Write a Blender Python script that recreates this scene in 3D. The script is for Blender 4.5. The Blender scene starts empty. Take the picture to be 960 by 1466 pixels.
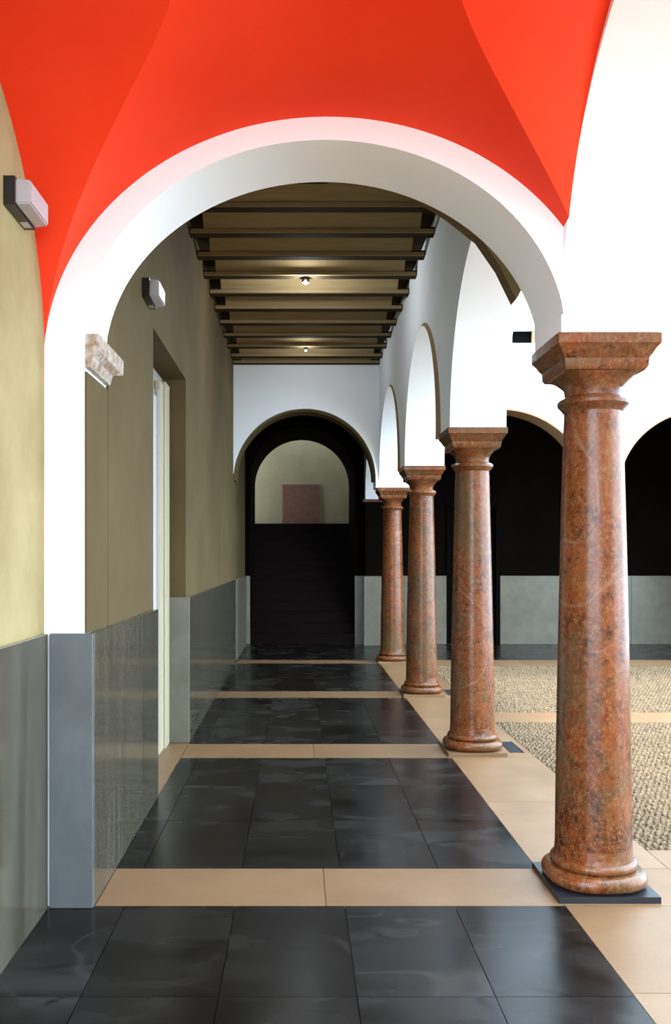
import bpy, bmesh, math, random
from mathutils import Vector
random.seed(7)
scene = bpy.context.scene
C = scene.collection

# ------------------------------------------------------------------ camera
cam_d = bpy.data.cameras.new('camera')
cam = bpy.data.objects.new('camera', cam_d); C.objects.link(cam)
cam.location = (0, 0, 1.6); cam.rotation_euler = (math.pi/2, 0, 0)
cam_d.sensor_fit = 'HORIZONTAL'; cam_d.sensor_width = 24.0
cam_d.lens = 1250/960*24.0
cam_d.shift_x = (480-426)/960; cam_d.shift_y = (797-733)/960
cam_d.clip_start = 0.05; cam_d.clip_end = 200
scene.camera = cam
# ------------------------------------------------------------------ light
w = bpy.data.worlds.new('overcast_sky'); scene.world = w; w.use_nodes = True
bg = w.node_tree.nodes['Background']
bg.inputs[0].default_value = (0.69, 0.865, 1.0, 1); bg.inputs[1].default_value = 9.0
sun_d = bpy.data.lights.new('sun', 'SUN'); sun = bpy.data.objects.new('sun', sun_d); C.objects.link(sun)
sun_d.energy = 4.8; sun_d.angle = math.radians(6); sun_d.color = (1.0, 0.93, 0.82)
sun.rotation_euler = Vector((0.10, -0.16, -1.0)).to_track_quat('-Z', 'Y').to_euler()
vs = scene.view_settings
vs.view_transform = 'Standard'; vs.look = 'None'; vs.gamma = 1.0; vs.use_curve_mapping = False
vs.exposure = 0.2

# ------------------------------------------------------------------ materials
def ramp(nt, fac, stops, interp='LINEAR'):
    r = nt.nodes.new('ShaderNodeValToRGB'); r.color_ramp.interpolation = interp
    el = r.color_ramp.elements
    while len(el) > 1: el.remove(el[0])
    el[0].position = stops[0][0]; el[0].color = (*stops[0][1], 1)
    for p, c in stops[1:]:
        e = el.new(p); e.color = (*c, 1)
    nt.links.new(fac, r.inputs[0]); return r.outputs[0]
def base_mat(name, rough=0.6, spec=0.5):
    m = bpy.data.materials.new(name); m.use_nodes = True
    nt = m.node_tree; b = nt.nodes['Principled BSDF']
    b.inputs['Roughness'].default_value = rough; b.inputs['Specular IOR Level'].default_value = spec
    return m, nt, b
def coords(nt, per_object=True, scale=(1, 1, 1), rnd=30.0):
    g = nt.nodes.new('ShaderNodeNewGeometry')
    out = g.outputs['Position']
    if per_object:
        oi = nt.nodes.new('ShaderNodeObjectInfo')
        mm = nt.nodes.new('ShaderNodeMath'); mm.operation = 'MULTIPLY'; mm.inputs[1].default_value = rnd
        nt.links.new(oi.outputs['Random'], mm.inputs[0])
        va = nt.nodes.new('ShaderNodeVectorMath'); va.operation = 'ADD'
        nt.links.new(out, va.inputs[0]); nt.links.new(mm.outputs[0], va.inputs[1]); out = va.outputs[0]
    mp = nt.nodes.new('ShaderNodeMapping'); mp.inputs['Scale'].default_value = scale
    nt.links.new(out, mp.inputs[0]); return mp.outputs[0]
def noise(nt, vec, scale, detail=4, rough=0.55, dist=0.0, out=0):
    n = nt.nodes.new('ShaderNodeTexNoise'); n.inputs['Scale'].default_value = scale
    n.inputs['Detail'].default_value = detail; n.inputs['Roughness'].default_value = rough
    n.inputs['Distortion'].default_value = dist
    nt.links.new(vec, n.inputs['Vector']); return n.outputs[out]
def mix(nt, fac, a, b, mode='MIX'):
    m = nt.nodes.new('ShaderNodeMix'); m.data_type = 'RGBA'; m.blend_type = mode
    for s, v in ((0, fac), (6, a), (7, b)):
        if isinstance(v, (int, float)): m.inputs[s].default_value = v
        elif isinstance(v, tuple): m.inputs[s].default_value = (*v, 1)
        else: nt.links.new(v, m.inputs[s])
    return m.outputs[2]
def bump(nt, b, h, strength=0.2, dist=0.01):
    n = nt.nodes.new('ShaderNodeBump'); n.inputs['Strength'].default_value = strength
    n.inputs['Distance'].default_value = dist
    nt.links.new(h, n.inputs['Height']); nt.links.new(n.outputs[0], b.inputs['Normal'])
def vein(nt, vec, scale, width, dist=1.5):
    n = noise(nt, vec, scale, 1.5, 0.4, dist)
    s = nt.nodes.new('ShaderNodeMath'); s.operation = 'SUBTRACT'; s.inputs[1].default_value = 0.5
    nt.links.new(n, s.inputs[0])
    a = nt.nodes.new('ShaderNodeMath'); a.operation = 'ABSOLUTE'; nt.links.new(s.outputs[0], a.inputs[0])
    return ramp(nt, a.outputs[0], [(0, (1, 1, 1)), (width, (0, 0, 0))])

def plaster(name, c1, c2, bump_s=0.12, scale=2.2, rough=0.85, spec=0.2):
    m, nt, b = base_mat(name, rough, spec)
    v = coords(nt, False)
    n = noise(nt, v, scale, 6, 0.6)
    nt.links.new(ramp(nt, n, [(0.3, c1), (0.7, c2)]), b.inputs['Base Color'])
    bump(nt, b, noise(nt, v, 34, 5, 0.6), bump_s, 0.006); return m
M = {}
M['white'] = plaster('white_plaster', (0.84, 0.885, 0.925), (0.875, 0.915, 0.95), 0.05)
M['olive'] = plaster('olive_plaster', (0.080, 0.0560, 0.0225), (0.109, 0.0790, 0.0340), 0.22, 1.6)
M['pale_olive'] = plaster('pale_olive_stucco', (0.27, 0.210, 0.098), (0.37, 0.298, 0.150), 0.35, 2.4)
M['pink_cream'] = plaster('pale_pink_bounce_plaster', (0.50, 0.36, 0.28), (0.56, 0.41, 0.32), 0.1)  # colour of the added wall, picked for its warm bounce
M['tan'] = plaster('tan_plaster', (0.30, 0.19, 0.095), (0.36, 0.235, 0.125), 0.15)
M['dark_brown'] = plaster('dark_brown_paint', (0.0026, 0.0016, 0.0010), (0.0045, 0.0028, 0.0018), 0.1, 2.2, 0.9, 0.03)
M['landing'] = plaster('grey_olive_plaster', (0.25, 0.195, 0.108), (0.31, 0.245, 0.145), 0.1)
M['red'] = plaster('red_vault_paint', (0.82, 0.036, 0.007), (0.90, 0.050, 0.011), 0.07, 1.3, 0.6)

def grey_marble(name, a, b_, c, rough, scale=(1, 1, 0.12), f=6.0):
    m, nt, b = base_mat(name, rough, 0.5)
    v = coords(nt, True, scale)
    n = noise(nt, v, f, 6, 0.6, 0.4)
    col = ramp(nt, n, [(0.3, a), (0.52, b_), (0.75, c)])
    nt.links.new(col, b.inputs['Base Color']); return m
M['wainscot'] = grey_marble('grey_wainscot_marble', (0.045, 0.039, 0.026), (0.068, 0.060, 0.043), (0.105, 0.095, 0.072), 0.15, (1, 1, 0.08), 9.0)
M['wainscot_blue'] = grey_marble('blue_grey_marble', (0.0736, 0.0800, 0.0832), (0.0960, 0.1040, 0.1080), (0.1240, 0.1320, 0.1344), 0.2, (1, 1, 0.5), 3.0)
M['gallery_marble'] = grey_marble('pale_grey_marble', (0.1080, 0.1000, 0.0736), (0.1320, 0.1240, 0.0944), (0.1600, 0.1504, 0.1184), 0.3, (1, 1, 1), 4.0)

def dark_tile():
    m, nt, b = base_mat('dark_slate_marble', 0.17, 0.20)
    v = coords(nt, True, (1.0, 1.7, 1))
    n = noise(nt, v, 1.8, 2.5, 0.5, 0.8)
    col = ramp(nt, n, [(0.30, (0.0030, 0.0023, 0.0019)), (0.5, (0.0085, 0.0072, 0.0064)), (0.72, (0.021, 0.0195, 0.0185))])
    ve = mix(nt, 1.0, vein(nt, v, 1.4, 0.03, 0.5), ramp(nt, noise(nt, v, 1.9, 2), [(0.45, (0, 0, 0)), (0.62, (0.9,)*3)]), 'MULTIPLY')
    col = mix(nt, ve, col, (0.0010, 0.0008, 0.0007))
    col = mix(nt, ramp(nt, vein(nt, v, 0.9, 0.016, 1.2), [(0.0, (0, 0, 0)), (1.0, (0.5,)*3)]), col, (0.035, 0.033, 0.030))
    oi = nt.nodes.new('ShaderNodeObjectInfo')
    sh = ramp(nt, oi.outputs['Random'], [(0, (0.45, 0.42, 0.4)), (1, (1.35, 1.35, 1.35))])
    col = mix(nt, 1.0, col, sh, 'MULTIPLY')
    nt.links.new(col, b.inputs['Base Color'])
    nt.links.new(ramp(nt, n, [(0.2, (0.20,)*3), (0.8, (0.32,)*3)]), b.inputs['Roughness']); return m
M['tile'] = dark_tile()
def cream():
    m, nt, b = base_mat('cream_limestone', 0.42, 0.4)
    v = coords(nt, True)
    n = noise(nt, v, 3.0, 7, 0.65)
    col = ramp(nt, n, [(0.3, (0.178, 0.096, 0.045)), (0.55, (0.212, 0.120, 0.059)), (0.8, (0.242, 0.148, 0.079))])
    sp = noise(nt, v, 140, 2, 0.5)
    col = mix(nt, ramp(nt, sp, [(0.35, (0.28,)*3), (0.5, (0, 0, 0))]), col, (0.1280, 0.0720, 0.0360))
    oi = nt.nodes.new('ShaderNodeObjectInfo')
    col = mix(nt, 1.0, col, ramp(nt, oi.outputs['Random'], [(0, (0.88, 0.87, 0.85)), (1, (1.05, 1.05, 1.05))]), 'MULTIPLY')
    nt.links.new(col, b.inputs['Base Color']); return m
M['cream'] = cream()
def pebble_mat():
    m, nt, b = base_mat('pebble_stone', 0.6, 0.4)
    v = coords(nt, False)
    vo = nt.nodes.new('ShaderNodeTexVoronoi'); vo.inputs['Scale'].default_value = 26
    nt.links.new(v, vo.inputs['Vector'])
    s = nt.nodes.new('ShaderNodeSeparateColor'); nt.links.new(vo.outputs['Color'], s.inputs[0])
    col = ramp(nt, s.outputs[0], [(0.0, (0.090, 0.056, 0.028)), (0.25, (0.125, 0.078, 0.037)), (0.55, (0.150, 0.094, 0.045)), (1.0, (0.180, 0.118, 0.060))])
    nt.links.new(col, b.inputs['Base Color']); return m
M['pebble'] = pebble_mat()
m, nt, b = base_mat('mortar', 0.9, 0.2); b.inputs['Base Color'].default_value = (0.125, 0.084, 0.045, 1); M['mortar'] = m
m, nt, b = base_mat('dark_joint', 0.9, 0.2); b.inputs['Base Color'].default_value = (0.03, 0.026, 0.022, 1); M['joint'] = m

def red_marble():
    m, nt, b = base_mat('red_breccia_marble', 0.27, 0.35)
    v = coords(nt, True, (1, 1, 0.8), 17.0)
    n1 = noise(nt, v, 3.0, 10, 0.75, 0.25)
    col = ramp(nt, n1, [(0.32, (0.022, 0.0046, 0.0018)), (0.42, (0.075, 0.014, 0.0030)), (0.50, (0.150, 0.0310, 0.0058)), (0.60, (0.165, 0.044, 0.0100)), (0.74, (0.160, 0.072, 0.024))])
    n2 = noise(nt, v, 30, 8, 0.9)
    col = mix(nt, ramp(nt, n2, [(0.48, (0, 0, 0)), (0.60, (0.8,)*3)]), col, (0.195, 0.092, 0.036))
    col = mix(nt, ramp(nt, noise(nt, v, 16, 8, 0.9), [(0.39, (0.9,)*3), (0.48, (0, 0, 0))]), col, (0.012, 0.0045, 0.002))
    n3 = noise(nt, v, 1.7, 6, 0.7)
    col = mix(nt, ramp(nt, n3, [(0.46, (0, 0, 0)), (0.62, (0.8,)*3)]), col, (0.090, 0.056, 0.024))
    n4 = noise(nt, v, 60, 6, 0.9)
    col = mix(nt, ramp(nt, n4, [(0.52, (0, 0, 0)), (0.64, (0.6,)*3)]), col, (0.20, 0.115, 0.055))
    ve = mix(nt, 1.0, vein(nt, v, 2.2, 0.012, 0.15), ramp(nt, noise(nt, v, 3.0, 3), [(0.45, (0, 0, 0)), (0.62, (0.4,)*3)]), 'MULTIPLY')
    col = mix(nt, ve, col, (0.2640, 0.1680, 0.1120))
    nt.links.new(col, b.inputs['Base Color'])
    bump(nt, b, n2, 0.05, 0.003); return m
M['red_marble'] = red_marble()
def impost():
    m, nt, b = base_mat('mottled_impost_marble', 0.4, 0.5)
    v = coords(nt, False)
    col = ramp(nt, noise(nt, v, 22, 5, 0.6, 0.5), [(0.35, (0.22, 0.115, 0.065)), (0.5, (0.36, 0.28, 0.21)), (0.62, (0.48, 0.46, 0.42))])
    nt.links.new(col, b.inputs['Base Color']); bump(nt, b, noise(nt, v, 40, 3), 0.3, 0.01); return m
M['impost'] = impost()
def wood(name, a, c, rough=0.6, spec=0.15):
    m, nt, b = base_mat(name, rough, spec)
    v = coords(nt, True, (0.25, 3, 3))
    nt.links.new(ramp(nt, noise(nt, v, 7, 5, 0.6, 0.3), [(0.3, a), (0.7, c)]), b.inputs['Base Color']); return m
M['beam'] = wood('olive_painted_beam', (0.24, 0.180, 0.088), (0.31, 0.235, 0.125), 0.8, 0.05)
M['board_and_beam_shade'] = wood('dark_board_and_beam_shade', (0.030, 0.022, 0.013), (0.046, 0.034, 0.020), 0.85, 0.03)  # dark board brown; on the beam bars it paints the gap shadow
M['stair'] = wood('dark_stair_wood', (0.0030, 0.0013, 0.0013), (0.0085, 0.0036, 0.0032), 0.6, 0.06)
M['door'] = wood('grey_door_paint', (0.30, 0.28, 0.25), (0.36, 0.34, 0.30), 0.5)
M['door_dark'] = wood('black_brown_door', (0.0012, 0.0010, 0.0008), (0.002, 0.0016, 0.0013), 0.7, 0.03)
def plain(name, c, rough=0.5, spec=0.5):
    m, nt, b = base_mat(name, rough, spec)
    v = coords(nt, False); n = noise(nt, v, 20, 3)
    nt.links.new(ramp(nt, n, [(0.3, tuple(x*0.94 for x in c)), (0.7, c)]), b.inputs['Base Color']); return m
M['cream_paint'] = plain('cream_door_frame_paint', (0.42, 0.37, 0.255), 0.4)
M['white_paint'] = plain('white_gloss_paint', (0.5, 0.5, 0.48), 0.35)
M['black'] = plain('black_plastic', (0.012, 0.012, 0.014), 0.35)
M['plinth'] = plain('black_slate_plinth', (0.012, 0.014, 0.020), 0.35)
M['diffuser'] = plain('milky_diffuser_plastic', (0.42, 0.42, 0.45), 0.25)
M['pink'] = plaster('pink_canvas', (0.1520, 0.0680, 0.0440), (0.1920, 0.0920, 0.0624), 0.2, 9)
M['pink_edge'] = plain('brown_picture_edge', (0.20, 0.10, 0.07), 0.5)
m, nt, b = base_mat('lamp_glow', 0.4); b.inputs['Emission Color'].default_value = (1, 0.95, 0.85, 1); b.inputs['Emission Strength'].default_value = 30.0
b.inputs['Base Color'].default_value = (1, 1, 1, 1); M['glow'] = m

# ------------------------------------------------------------------ builders
def link(name, bm, mat, parent=None, smooth=None):
    me = bpy.data.meshes.new(name)
    bmesh.ops.recalc_face_normals(bm, faces=bm.faces)
    bm.to_mesh(me); bm.free(); me.materials.append(M[mat])
    if smooth is not None:
        for p in me.polygons: p.use_smooth = True
        me.set_sharp_from_angle(angle=math.radians(smooth))
    o = bpy.data.objects.new(name, me); C.objects.link(o)
    if parent is not None: o.parent = parent
    return o
def B(bm, x0, x1, y0, y1, z0, z1):
    r = bmesh.ops.create_cube(bm, size=1.0)['verts']
    for v in r:
        v.co = Vector(((x0+x1)/2+v.co.x*(x1-x0), (y0+y1)/2+v.co.y*(y1-y0), (z0+z1)/2+v.co.z*(z1-z0)))
    return r
def box(name, ext, mat, parent=None, bevel=0.0):
    bm = bmesh.new(); B(bm, *ext)
    if bevel: bmesh.ops.bevel(bm, geom=bm.edges[:], offset=bevel, segments=1, affect='EDGES')
    return link(name, bm, mat, parent)
def prism(bm, pts, axis, a0, a1):
    """extrude a 2D polygon; axis 'x': pts are (y,z); 'y': pts are (x,z); 'z': pts are (x,y)"""
    def P(p, a):
        return {'x': (a, p[0], p[1]), 'y': (p[0], a, p[1]), 'z': (p[0], p[1], a)}[axis]
    v0 = [bm.verts.new(P(p, a0)) for p in pts]; v1 = [bm.verts.new(P(p, a1)) for p in pts]
    n = len(pts)
    f0 = bm.faces.new(v0); f1 = bm.faces.new(v1[::-1])
    for i in range(n): bm.faces.new((v0[i], v0[(i+1) % n], v1[(i+1) % n], v1[i]))
    f0.normal_update(); f1.normal_update()
    bmesh.ops.triangulate(bm, faces=[f0, f1], ngon_method='EAR_CLIP')
def arc(cx, cz, a, b_, t0, t1, n=48):
    return [(cx+a*math.cos(math.radians(t0+(t1-t0)*i/n)), cz+b_*math.sin(math.radians(t0+(t1-t0)*i/n))) for i in range(n+1)]
def empty(name, loc=(0, 0, 0)):
    o = bpy.data.objects.new(name, None); o.location = loc; o.empty_display_size = 0.1; C.objects.link(o); return o
def tag(o, label, cat=None, group=None, kind=None):
    o['label'] = label
    if cat: o['category'] = cat
    if group: o['group'] = group
    if kind: o['kind'] = kind
    return o
def struct(o, label=None, cat=None):
    o['kind'] = 'structure'
    if label: o['label'] = label
    if cat: o['category'] = cat
    return o

# ------------------------------------------------------------------ key dimensions
YC = [4.26, 7.21, 10.16, 13.30]          # column rows
XC = 1.44                                # arcade axis
XI, XO = 1.217, 1.667                    # arcade wall faces
ZC = 2.635                               # capital top
XW, XN = -0.965, -1.16                   # left wall faces, beyond and before the first arch
Y1 = 4.0                                 # front of the first transverse arch
YF, YFB = 13.08, 13.53                   # far wing wall
YG = 16.0                                # gallery back wall
WZ = 1.25

# ------------------------------------------------------------------ floor
bm = bmesh.new(); B(bm, -6, 12, -14, 17.8, -0.25, -0.014)
floor = struct(link('floor', bm, 'joint'), 'dark slate and cream limestone paved floor of the gallery and court', 'floor')
G = 0.0035
def slab(name, x0, x1, y0, y1, mat, z=0.0):
    return box(name, (x0+G/2, x1-G/2, y0+G/2, y1-G/2, -0.014, z), mat, floor)
stripes = [(4.0, 4.48), (6.94, 7.46), (9.90, 10.38), (13.10, 13.53)]
xs = [-0.93, -0.79, -0.287, 0.216, 0.719, 1.225]
def dark_bay(y0, y1, nrow, first=False):
    for r in range(nrow):
        ya = y0+(y1-y0)*r/nrow; yb = y0+(y1-y0)*(r+1)/nrow
        cols = ([-1.16]+xs[1:]) if first else xs
        for i in range(len(cols)-1): slab('dark_tile', cols[i], cols[i+1], ya, yb, 'tile')
dark_bay(0.7, 4.0, 4, True)
for i in range(3): dark_bay(stripes[i][1], stripes[i+1][0], 3)
for k, (ya, yb) in enumerate(stripes):
    slab('cream_slab', -0.93, 0.13, ya, yb, 'cream'); slab('cream_slab', 0.13, 1.225, ya, yb, 'cream')
# limestone kerb under the columns
kerb = [0.7, 1.95, 3.2, 4.0, 4.48, 5.7, 6.94, 7.46, 8.7, 9.9, 10.38, 11.7, 13.10, 13.53]
for a, b2 in zip(kerb[:-1], kerb[1:]): slab('cream_slab', 1.225, 1.9, a, b2, 'cream')
# court: smooth limestone in front, pebble panels framed by limestone strips
for i in range(5):
    for j, (ya, yb) in enumerate([(0.7, 2.2), (2.2, 3.5), (3.5, 4.76)]):
        slab('cream_slab', 1.9+1.2*i, 1.9+1.2*(i+1), ya, yb, 'cream')
for i in range(6):
    slab('cream_slab', 1.9+1.5*i, 3.4+1.5*i, 8.42, 8.97, 'cream')
    slab('cream_slab', 1.9+1.5*i, 3.4+1.5*i, 12.75, 13.53, 'cream')
# floor of the far gallery
for i in range(-2, 12):
    for j in range(3):
        slab('dark_tile', 0.13+0.8*i, 0.93+0.8*i, YFB+j*0.823, YFB+(j+1)*0.823, 'tile')
box('cream_slab', (-1.5, -0.93-G, 5.84, 7.50, -0.014, 0.0), 'cream', floor)
# unseen paving added behind the camera to cut light from below
for i in range(-5, 9):
    for j in range(12):
        slab('cream_slab', 1.2*i, 1.2+1.2*i, -13.7+1.2*j, -12.5+1.2*j, 'cream')
def pebbles(x0, x1, y0, y1, pitch):
    bm = bmesh.new(); B(bm, x0, x1, y0, y1, -0.014, -0.006); bed = link('pebble_bed', bm, 'mortar', floor)
    verts, faces = [], []
    nx = int((x1-x0)/pitch); ny = int((y1-y0)/pitch)
    for j in range(ny):
        for i in range(nx):
            cx = x0+pitch*(i+0.5+(0.25 if j % 2 else -0.25))+random.uniform(-.2, .2)*pitch
            cy = y0+pitch*(j+0.5)+random.uniform(-.2, .2)*pitch
            r = pitch*random.uniform(0.36, 0.52); e = random.uniform(0.7, 1.0); a = random.uniform(0, 3.14)
            h = random.uniform(0.004, 0.016); k = len(verts)
            for q, (rr, zz) in enumerate(((1.0, -0.007), (0.72, h*0.75))):
                for s in range(6):
                    t = s*math.pi/3; px = rr*r*math.cos(t); py = rr*r*e*math.sin(t)
                    verts.append((cx+px*math.cos(a)-py*math.sin(a), cy+px*math.sin(a)+py*math.cos(a), zz))
            verts.append((cx, cy, h))
            for s in range(6):
                n = (s+1) % 6
                faces.append((k+s, k+n, k+6+n, k+6+s)); faces.append((k+6+s, k+6+n, k+12))
    me = bpy.data.meshes.new('pebble_paving'); me.from_pydata(verts, [], faces); me.materials.append(M['pebble'])
    for p in me.polygons: p.use_smooth = True
    o = bpy.data.objects.new('pebble_paving', me); C.objects.link(o); o.parent = floor; o['kind'] = 'stuff'
    o['label'] = 'small rounded pebbles set in mortar in the court'
pebbles(1.9, 6.1, 4.76, 8.42, 0.038)
pebbles(1.9, 7.5, 8.97, 12.75, 0.042)

# ------------------------------------------------------------------ left wall
bm = bmesh.new()
DY0, DY1, DZ = 5.83, 7.53, 3.13
prism(bm, [(Y1+0.45, 0), (DY0, 0), (DY0, DZ), (DY1, DZ), (DY1, 0), (YG, 0), (YG, 4.8), (Y1+0.45, 4.8)], 'x', -1.6, XW)
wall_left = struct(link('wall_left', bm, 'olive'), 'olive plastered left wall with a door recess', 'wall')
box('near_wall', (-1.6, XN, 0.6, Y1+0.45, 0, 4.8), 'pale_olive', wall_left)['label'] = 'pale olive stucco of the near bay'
box('jamb_plaster', (XW-0.03, XW-0.002, Y1+0.006, Y1+0.45, WZ, 2.45), 'olive', wall_left)
def wain_x(x0, x1, ys, mat='wainscot', parent=wall_left, z1=WZ):
    for a, b2 in zip(ys[:-1], ys[1:]):
        box('wainscot_slab', (x0, x1, a+0.001, b2-0.001, 0, z1), mat, parent, 0.003)
def wain_y(y0, y1, xs_, mat, parent, z1=WZ):
    for a, b2 in zip(xs_[:-1], xs_[1:]):
        box('wainscot_slab', (a+0.001, b2-0.001, y0, y1, 0, z1), mat, parent, 0.003)
wain_x(XN, XN+0.025, [0.6, 1.8, 2.9, 3.97], 'wainscot')
wain_x(XW, XW+0.035, [4.0, 4.62, 5.22, DY0])
wain_x(XW, XW+0.035, [DY1, 8.45, 9.4, 10.35, 11.3, 12.2, YF])
wain_y(DY1-0.028, DY1, [-1.115, XW+0.035], 'gallery_marble', wall_left)
wain_x(XW, XW+0.03, [YFB, 14.3, 15.1, YG-0.03], 'gallery_marble')
# door in the recess
door = struct(empty('door_1', (-1.12, 6.68, 0)), 'cream framed grey door set back in the left wall', 'door')
def dbox(name, ext, mat, bevel=0.004, parent=door):
    o = box(name, ext, mat, None, bevel); 
    o.parent = parent; o.matrix_parent_inverse = parent.matrix_world.inverted() if parent.type != 'EMPTY' else __import__('mathutils').Matrix.Translation(-Vector(parent.location))
    return o
dbox('door_frame', (-1.16, -1.10, 7.27, DY1-0.03, 0, 3.06), 'cream_paint')
dbox('frame_moulding', (-1.16, -1.115, 7.08, 7.26, 0, 3.03), 'cream_paint')
dbox('frame_moulding', (-1.16, -1.12, 7.0, 7.075, 0, 2.95), 'door')
dbox('door_edge', (-1.16, -1.118, 6.80, 6.93, 0, 2.87), 'white_paint')
dbox('door_leaf', (-1.19, -1.15, DY0, 7.02, 0, 2.95), 'door')
dbox('door_panel', (-1.152, -1.14, DY0+0.12, 6.70, 0.2, 1.2), 'door')
dbox('door_panel', (-1.152, -1.14, DY0+0.12, 6.70, 1.35, 2.75), 'door')
dbox('door_frame', (-1.16, -1.10, DY0, DY0+0.09, 0, 3.06), 'cream_paint')
dbox('transom', (-1.22, -1.165, DY0, DY1, 2.95, DZ), 'door')
dbox('door_backing', (-1.6, -1.5, DY0, DY1, 0, DZ), 'door_dark', 0)

# ------------------------------------------------------------------ first transverse arch
bm = bmesh.new()
CX, CZ, A_, B_ = 0.125, 2.584, 1.106, 0.926
inner = arc(CX, CZ, A_, B_, 180, 0, 64)
inner = [p for p in inner if p[0] < XI-0.004]
pts = [(XN, 0), (XW-0.012, 0), (XW-0.012, CZ)] + [p for p in inner if p[0] > XW-0.01] + [(XI, inner[-1][1]-0.05), (XI, 4.8), (XN, 4.8)]
prism(bm, pts, 'y', Y1, Y1+0.45)
arch_wall = struct(link('wall_transverse_arch', bm, 'white', None, 30), 'white plastered transverse arch spanning the corridor', 'arch')
wain_y(Y1-0.03, Y1, [XN+0.03, XW+0.035], 'wainscot_blue', arch_wall, WZ)
# broken marble impost on the left jamb
bm = bmesh.new()
prof = [(XW-0.03, 2.47), (XW+0.012, 2.47), (XW+0.025, 2.52), (XW+0.05, 2.55), (XW+0.052, 2.625), (XW-0.03, 2.625)]
prism(bm, prof, 'y', Y1+0.01, Y1+0.58)
for v in bm.verts:
    if v.co.y > 4.3 and v.co.z < 2.53: v.co.y -= 0.14
link('impost_block', bm, 'impost', arch_wall)['label'] = 'mottled pink and white marble impost block'
# olive lining behind the right half of the arch
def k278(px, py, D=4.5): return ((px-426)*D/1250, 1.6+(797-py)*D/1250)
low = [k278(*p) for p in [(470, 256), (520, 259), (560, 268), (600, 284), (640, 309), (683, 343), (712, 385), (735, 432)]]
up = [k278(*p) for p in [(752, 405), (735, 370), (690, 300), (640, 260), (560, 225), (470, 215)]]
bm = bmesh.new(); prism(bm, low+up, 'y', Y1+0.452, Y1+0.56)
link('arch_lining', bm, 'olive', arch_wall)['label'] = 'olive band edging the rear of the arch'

# ------------------------------------------------------------------ red groin vault
def zA(x, y=4.0): return 2.488+1.128*math.sqrt(max(0, 1-((x-0.135)/1.298)**2))+0.167*(4.0-y)
def zB(x, y):
    t = (x-XN)/(XI-XN); t = t-2.9*t**3*(1-t)
    zc = 2.488*(1-t)+2.66*t; bb = 1.128*(1-t)+1.28*t
    return zc+bb*math.sqrt(max(0, 1-((y-2.76)/1.245)**2))
bm = bmesh.new()
NX, NY = 72, 28
cols = []
for i in range(NX+1):
    t = i/NX; x = XN+(XI-XN)*(0.5-0.5*math.cos(math.pi*t))
    lo, hi = 2.76, Y1
    for _ in range(50):
        mid = (lo+hi)/2
        if zB(x, mid) > zA(x, mid): lo = mid
        else: hi = mid
    cols.append((x, lo))
for sgn in (1, -1):
    def yy(y): return y if sgn > 0 else 5.52-y
    for web in 'AB':
        grid = []
        for x, yc in cols:
            row = []
            for j in range(NY+1):
                s = j/NY
                if web == 'A': y = yc+(Y1-yc)*s; z = zA(x, y)
                else: y = 2.76+(yc-2.76)*math.sin(s*math.pi/2); z = zB(x, y) if j < NY else zA(x, y)
                row.append(bm.verts.new((x, yy(y), z)))
            grid.append(row)
        for i in range(NX):
            for j in range(NY):
                bm.faces.new((grid[i][j], grid[i+1][j], grid[i+1][j+1], grid[i][j+1]))
bmesh.ops.remove_doubles(bm, verts=bm.verts[:], dist=0.0004)
vault = struct(link('ceiling_vault', bm, 'red', None, 9), 'bright orange red groin vault over the near bay', 'ceiling')

# ------------------------------------------------------------------ arcade wall
def arch_run(x0, x1, cz, rb, n=48):
    c = (x0+x1)/2; r = (x1-x0)/2
    return arc(c, cz, r, rb, 180, 0, n)
bm = bmesh.new()
yc0 = YC[0]-2.95
cen = [yc0]+YC
pts = [(yc0-0.225, ZC)]
for a, b2 in zip(cen[:-1], cen[1:]):
    pts += [(a+0.225, ZC)] + arch_run(a+0.225, min(b2-0.225, YF-0.003) , ZC, 1.25)[1:-1] + [(min(b2-0.225, YF-0.003), ZC)]
pts += [(YF, ZC), (YF, 6.2), (yc0-0.225, 6.2)]
prism(bm, pts, 'x', XI, XO)
arcade = struct(link('wall_arcade', bm, 'white', None, 30), 'white plastered arcade wall carried on the red columns', 'wall')
# crescent linings on the near half of the arches
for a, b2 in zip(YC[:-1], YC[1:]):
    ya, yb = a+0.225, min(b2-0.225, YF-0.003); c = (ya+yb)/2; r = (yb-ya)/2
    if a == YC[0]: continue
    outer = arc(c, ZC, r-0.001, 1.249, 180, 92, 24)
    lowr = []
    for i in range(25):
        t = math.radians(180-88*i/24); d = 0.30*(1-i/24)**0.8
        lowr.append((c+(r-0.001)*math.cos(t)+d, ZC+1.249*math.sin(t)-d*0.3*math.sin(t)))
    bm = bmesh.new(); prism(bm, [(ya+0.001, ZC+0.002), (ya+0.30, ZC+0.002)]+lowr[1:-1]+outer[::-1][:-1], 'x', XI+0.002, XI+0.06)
    link('arch_lining', bm, 'tan', arcade)['label'] = 'narrow tan band edging the arch'

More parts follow.
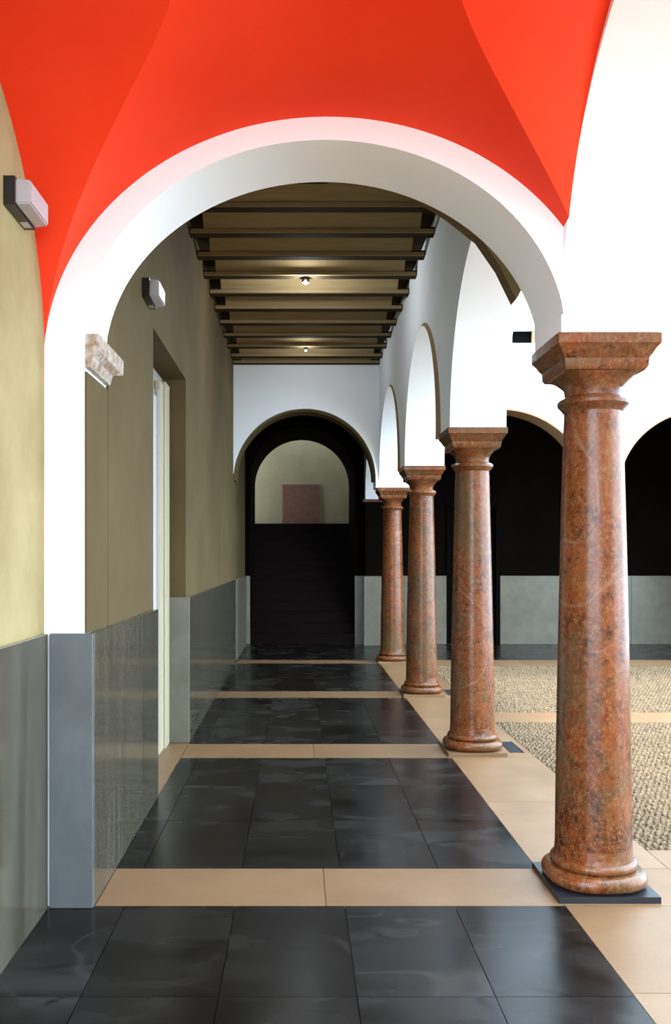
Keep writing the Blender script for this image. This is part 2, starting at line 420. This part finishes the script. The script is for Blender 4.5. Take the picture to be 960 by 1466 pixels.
# ------------------------------------------------------------------ ceiling of the corridor
bm = bmesh.new(); B(bm, -1.6, XI, Y1+0.45, YF, 4.62, 4.8)
ceil = struct(link('ceiling', bm, 'board_and_beam_shade'), 'dark boarded corridor ceiling crossed by olive beams', 'ceiling')
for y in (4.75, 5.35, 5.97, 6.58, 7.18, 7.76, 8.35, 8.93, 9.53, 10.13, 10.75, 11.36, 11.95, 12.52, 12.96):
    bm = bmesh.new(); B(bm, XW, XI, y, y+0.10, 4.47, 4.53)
    be = link('ceiling_beam', bm, 'board_and_beam_shade', ceil)  # bar coloured dark to paint the shadow line under each beam
    bm = bmesh.new(); B(bm, XW+0.01, XI-0.01, y-0.022, y-0.001, 4.474, 4.508); link('beam_moulding', bm, 'beam', be)
    bm = bmesh.new()
    prism(bm, [(y-0.004, 4.51), (y+0.03, 4.51), (y+0.03, 4.615), (y-0.12, 4.615)], 'x', XW+0.13, XI-0.13)
    link('fascia_board', bm, 'beam', be)
bm = bmesh.new(); B(bm, -1.6, XO, yc0-0.225, YF, 4.82, 5.0); struct(link('ceiling_roof_slab', bm, 'cream'), 'flat roof slab above the corridor', 'roof')
def spot(y, z, x, lab, k=1.0, power=26.0):
    e = tag(empty('ceiling_spotlight', (x, y, z)), lab, 'ceiling lamp', 'small round spotlights on the beamed ceiling')
    bm = bmesh.new(); bmesh.ops.create_cone(bm, cap_ends=True, segments=20, radius1=0.042*k, radius2=0.034*k, depth=0.05)
    link('housing', bm, 'black', e, 40)
    bm = bmesh.new(); bmesh.ops.create_uvsphere(bm, u_segments=16, v_segments=8, radius=0.024*k)
    bmesh.ops.translate(bm, verts=bm.verts, vec=(0.0, -0.02, -0.024)); link('bulb', bm, 'glow', e, 60)
    ld = bpy.data.lights.new('spotlight_glow', 'POINT'); ld.energy = power; ld.shadow_soft_size = 0.03; ld.color = (0.92, 0.96, 1.0)
    lo = bpy.data.objects.new('spotlight_glow', ld); C.objects.link(lo); lo.parent = e; lo.location = (0, -0.02, -0.09)
spot(8.99, 4.445, 0.08, 'small lit round spotlight in the middle of the beamed ceiling')
spot(11.99, 4.452, 0.11, 'tiny lit spotlight near the far end of the beamed ceiling', 0.55, 11.0)

# ------------------------------------------------------------------ far wing: end wall of the corridor and court facade
XF = 4.58
bm = bmesh.new()
VX0, VX1, VZ0, VZ1 = 3.21, 3.55, 4.80, 4.99
pts = [(-1.6, 0), (-0.97, 0), (-0.97, 2.75)] + arc(0.10, 2.75, 1.07, 1.07, 180, 0, 48)[1:-1] + [(1.17, 2.75), (1.17, ZC)]
pts += [(XC+0.225, ZC)] + arc((XC+XF)/2, ZC, (XF-XC)/2-0.225, 1.19, 180, 0, 48)[1:-1] + [(XF-0.225, ZC), (XF+0.225, ZC)]
pts += arc(XF+1.57, ZC, 1.345, 1.19, 180, 0, 48)[1:-1] + [(XF+2.915, ZC), (XF+2.915, 0), (12, 0), (12, VZ0), (-1.6, VZ0)]
prism(bm, pts, 'y', YF, YFB)
B(bm, -1.6, VX0, YF, YFB, VZ0, VZ1); B(bm, VX1, 12, YF, YFB, VZ0, VZ1); B(bm, -1.6, 12, YF, YFB, VZ1, 9.0)
far = struct(link('wall_end', bm, 'white', None, 30), 'white far wall with the corridor end arch and court arches', 'wall')
bm = bmesh.new()
B(bm, VX0-0.05, VX1+0.05, YF+0.07, YF+0.09, VZ0-0.05, VZ1+0.05)
vent = struct(link('window_1', bm, 'door_dark'), 'small dark slot window in the white court wall', 'window')  # near-black backing panel stands in for the shade inside the slot
box('window_reveal', (VX1-0.035, VX1-0.001, YF+0.005, YF+0.068, VZ0+0.001, VZ1-0.001), 'tan', vent)
# tan soffit skins of the two court arches
for cx in ((XC+XF)/2, XF+1.57):
    r = (XF-XC)/2-0.225
    bm = bmesh.new()
    prism(bm, arc(cx, ZC, r-0.001, 1.189, 178, 2, 48)+arc(cx, ZC, r-0.02, 1.17, 2, 178, 48), 'y', YF+0.004, YFB-0.004)
    link('arch_lining', bm, 'tan', far)['label'] = 'tan soffit edging of a court arch'
# grey moulded edge round the corridor end arch
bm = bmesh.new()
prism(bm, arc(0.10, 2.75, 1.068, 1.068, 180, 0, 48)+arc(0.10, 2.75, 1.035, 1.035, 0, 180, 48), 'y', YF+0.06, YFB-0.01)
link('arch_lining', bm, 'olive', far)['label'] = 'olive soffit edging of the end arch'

bm = bmesh.new(); B(bm, 1.9, 10.5, -2.4, -2.0, 0, 8.5); struct(link('wall_sky_blocker', bm, 'pink_cream'), 'unseen pale pink wall added to cut sky light from behind', 'wall')  # added out of view to hold sky light off the arcade pier
# gallery behind: back wall with stair opening and doorway, ceiling, side
bm = bmesh.new()
TX0, TX1 = -0.87, 1.04; TC = (TX0+TX1)/2; TR = (TX1-TX0)/2; TZ = 3.02
pts = [(-1.6, 0), (TX0, 0), (TX0, TZ)] + arc(TC, TZ, TR, TR, 180, 0, 48)[1:-1] + [(TX1, TZ), (TX1, 0), (2.78, 0), (2.78, 2.5), (3.62, 2.5), (3.62, 0), (12, 0), (12, 4.6), (-1.6, 4.6)]
prism(bm, pts, 'y', YG, 17.8)
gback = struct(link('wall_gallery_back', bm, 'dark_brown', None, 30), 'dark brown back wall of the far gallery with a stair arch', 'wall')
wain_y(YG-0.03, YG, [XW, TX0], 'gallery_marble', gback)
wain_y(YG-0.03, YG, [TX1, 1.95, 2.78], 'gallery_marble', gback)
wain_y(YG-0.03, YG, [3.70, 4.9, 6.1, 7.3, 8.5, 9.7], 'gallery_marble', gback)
bm = bmesh.new(); B(bm, -1.6, 12, YFB, 17.8, 4.6, 4.8); struct(link('ceiling_gallery', bm, 'board_and_beam_shade'), 'dark flat ceiling of the far gallery', 'ceiling')
bm = bmesh.new(); B(bm, 9.7, 12, YFB, YG, 0, 4.6); struct(link('wall_gallery_blocker', bm, 'dark_brown'), 'unseen end wall added to keep the far gallery dark', 'wall')  # added beyond the frame so no light enters the gallery end
d2 = struct(empty('door_2', (3.2, 16.1, 0)), 'dark closed door in the back wall of the far gallery', 'door')
dbox('door_leaf', (2.78, 3.62, 16.10, 16.15, 0, 2.5), 'door_dark', 0.004, d2)
dbox('door_panel', (2.88, 3.52, 16.085, 16.105, 0.2, 1.1), 'door_dark', 0.004, d2)
dbox('door_panel', (2.88, 3.52, 16.085, 16.105, 1.25, 2.35), 'door_dark', 0.004, d2)
dbox('door_jamb', (3.62, 3.70, YG-0.04, YG+0.1, 0, 2.55), 'door_dark', 0.004, d2)
dbox('door_jamb', (2.72, 2.78, YG-0.04, YG+0.1, 0, 2.55), 'door_dark', 0.004, d2)
# cross arch from the corner column to the back wall
bm = bmesh.new()
pts = [(YFB+0.02, ZC+0.002)] + arc((YFB+0.02+15.72)/2, ZC, (15.72-YFB-0.02)/2, 1.0, 180, 0, 40)[1:-1] + [(15.72, ZC), (YG, ZC), (YG, 4.6), (YFB+0.02, 4.6)]
prism(bm, pts, 'x', XI, XO-0.1)
cross = struct(link('wall_cross_arch', bm, 'white', None, 30), 'white cross arch behind the farthest corridor column', 'arch')
box('pilaster', (XI, XO-0.1, 15.76, YG-0.001, WZ, 2.58), 'dark_brown', cross)
box('impost_block', (XI-0.05, XO-0.06, 15.70, YG-0.001, 2.58, ZC), 'red_marble', cross, 0.008)
wain_y(15.70, YG-0.001, [XI-0.03, XO-0.07], 'gallery_marble', cross)

# staircase and landing
stair = tag(empty('staircase', (TC, YG, 0)), 'dark steep staircase rising through the far arched opening', 'staircase')
NS, SH, SR = 12, 2.27/12, 1.8/12
for i in range(NS):
    bm = bmesh.new()
    B(bm, TX0+0.005-TC, TX1-0.005-TC, SR*i, 1.79, SH*i, SH*(i+1)-0.03)
    s = link('step', bm, 'stair', stair)
    bm = bmesh.new(); B(bm, TX0+0.005-TC, TX1-0.005-TC, SR*i-0.02, SR*(i+1), SH*(i+1)-0.03, SH*(i+1))
    link('tread', bm, 'stair', s)
bm = bmesh.new(); B(bm, -2.5, 2.7, 17.8, 19.4, 2.0, 2.27); struct(link('floor_landing', bm, 'stair'), 'dark landing floor at the top of the stairs', 'floor')
bm = bmesh.new()
B(bm, -2.5, 2.7, 19.05, 19.4, 2.27, 5.2); B(bm, -2.8, -2.5, 17.8, 19.4, 2.0, 5.2); B(bm, 2.7, 3.0, 17.8, 19.4, 2.0, 5.2)
struct(link('wall_landing', bm, 'landing'), 'pale grey olive wall at the head of the stairs', 'wall')
bm = bmesh.new(); B(bm, -2.8, 3.0, 17.8, 18.5, 4.9, 5.0); struct(link('ceiling_landing_cover', bm, 'landing'), 'unseen partial cover added to dim the stair landing', 'ceiling')  # covers part of the open roof, added to trim sky light on the landing
pic = tag(empty('pink_painting', (0.08, 19.05, 2.3)), 'square dusty pink painting on the wall above the stairs', 'painting')
bm = bmesh.new(); B(bm, -0.40, 0.40, -0.03, -0.002, 0.02, 0.86); link('canvas', bm, 'pink', pic)
bm = bmesh.new()
for e in ((-0.42, 0.42, 0.86, 0.88), (-0.42, 0.42, 0.0, 0.02), (-0.42, -0.40, 0.02, 0.86), (0.40, 0.42, 0.02, 0.86)):
    B(bm, e[0], e[1], -0.035, -0.002, e[2], e[3])
link('frame', bm, 'pink_edge', pic)

# ------------------------------------------------------------------ columns
def loft(name, secs, mat, parent, n=48, smooth=35):
    bm = bmesh.new(); rings = []
    for z, s, e in secs:
        ring = []
        for i in range(n):
            t = 2*math.pi*i/n; c, d = math.cos(t), math.sin(t)
            r = s/((abs(c)**e+abs(d)**e)**(1/e))
            ring.append(bm.verts.new((r*c, r*d, z)))
        rings.append(ring)
    for a, b2 in zip(rings[:-1], rings[1:]):
        for i in range(n): bm.faces.new((a[i], a[(i+1) % n], b2[(i+1) % n], b2[i]))
    bm.faces.new(rings[0][::-1]); bm.faces.new(rings[-1])
    return link(name, bm, mat, parent, smooth)
GRP = 'red marble columns of the arcade'
def make_column(loc, label, plinth):
    e = tag(empty('marble_column', loc), label, 'column', GRP, 'thing')
    bm = bmesh.new(); B(bm, -0.235, 0.235, -0.235, 0.235, 0.0, 0.03)
    link('plinth', bm, plinth, e)
    tor = []
    for i in range(9):
        t = -math.pi/2+math.pi*i/8; tor.append((0.068+0.036*math.sin(t), 0.203+0.034*math.cos(t), 2.6))
    tor2 = []
    for i in range(7):
        t = -math.pi/2+math.pi*i/6; tor2.append((0.128+0.02*math.sin(t), 0.188+0.016*math.cos(t), 2.1))
    base = [(0.030, 0.205, 2.6)]+tor+[(0.106, 0.190, 2.2)]+tor2+[(0.150, 0.186, 2), (0.175, 0.183, 2), (0.21, 0.1805, 2)]
    loft('base', base, 'red_marble', e, 48, 50)
    sh = []
    for i in range(25):
        t = i/24; z = 0.21+(2.30-0.21)*t
        sh.append((z, 0.180-0.043*t**1.15+0.003*math.sin(math.pi*t), 2))
    loft('shaft', sh, 'red_marble', e, 48, 60)
    cap = [(2.30, 0.139, 2), (2.315, 0.150, 2), (2.335, 0.168, 2), (2.350, 0.170, 2), (2.362, 0.160, 2), (2.370, 0.138, 2), (2.375, 0.133, 2),
           (2.41, 0.135, 2.2), (2.428, 0.141, 2.8), (2.445, 0.152, 3.6), (2.462, 0.166, 5), (2.474, 0.176, 8), (2.476, 0.190, 22), (2.490, 0.198, 30), (2.522, 0.200, 40), (2.526, 0.200, 40)]
    c = loft('capital', cap, 'red_marble', e, 48, 30)
    ab = [(2.526, 0.198, 40), (2.545, 0.212, 44), (2.565, 0.222, 50), (2.582, 0.235, 60), (2.588, 0.240, 60), (2.635, 0.240, 60)]
    loft('abacus', ab, 'red_marble', c, 48, 25)
    return e
make_column((XC, YC[0], 0), 'nearest and tallest looking red marble column on a black slab', 'plinth')
make_column((XC, YC[1], 0), 'second red marble column from the front, left of the nearest one', 'cream')
make_column((XC, YC[2], 0), 'third red marble column from the front, paler and greenish', 'cream')
make_column((XC, YC[3], 0), 'farthest slim looking red marble column beside the corridor end arch', 'cream')
make_column((XF, YC[3], 0), 'red marble column of the far court arcade hidden behind the nearest column', 'cream')
for y, lab in ((YC[1]+0.12, 'short dark drain slot in the paving beside the second column'), (YC[2]+0.12, 'tiny dark drain slot in the paving beside the third column')):
    e = tag(empty('floor_drain', (1.79, y, 0.0)), lab, 'drain', 'drain slots beside the columns')
    bm = bmesh.new(); B(bm, -0.045, 0.045, -0.2, 0.2, 0.0, 0.004); link('grate', bm, 'plinth', e)
    bm = bmesh.new(); B(bm, -0.055, -0.045, -0.21, 0.21, 0.0, 0.006); B(bm, 0.045, 0.055, -0.21, 0.21, 0.0, 0.006); link('rim', bm, 'wainscot', e)

# ------------------------------------------------------------------ wall lights
def wall_light(loc, ln, h, lab):
    e = tag(empty('wall_light', loc), lab, 'wall light', 'box shaped emergency lights on the left wall')
    bm = bmesh.new(); B(bm, 0, 0.045, -ln/2, ln/2, -h/2, h/2)
    hb = link('housing', bm, 'black', e)
    bm = bmesh.new(); B(bm, 0.008, 0.038, ln/2-0.09, ln/2-0.03, -h/2-0.002, -h/2); link('rating_label', bm, 'white_paint', hb)
    bm = bmesh.new()
    r = B(bm, 0.045, 0.105, -ln/2+0.006, ln/2-0.006, -h/2+0.006, h/2-0.006)
    for v in r:
        if v.co.x > 0.1:
            v.co.z *= 0.90; v.co.y *= 0.95
    bmesh.ops.bevel(bm, geom=bm.edges[:], offset=0.006, segments=2, affect='EDGES')
    link('diffuser', bm, 'diffuser', e, 40)
wall_light((XN, 3.575, 3.045), 0.27, 0.115, 'grey box wall light on the left wall below the red vault')
wall_light((XW, 5.545, 3.27), 0.27, 0.12, 'small dim box wall light beyond the white arch')
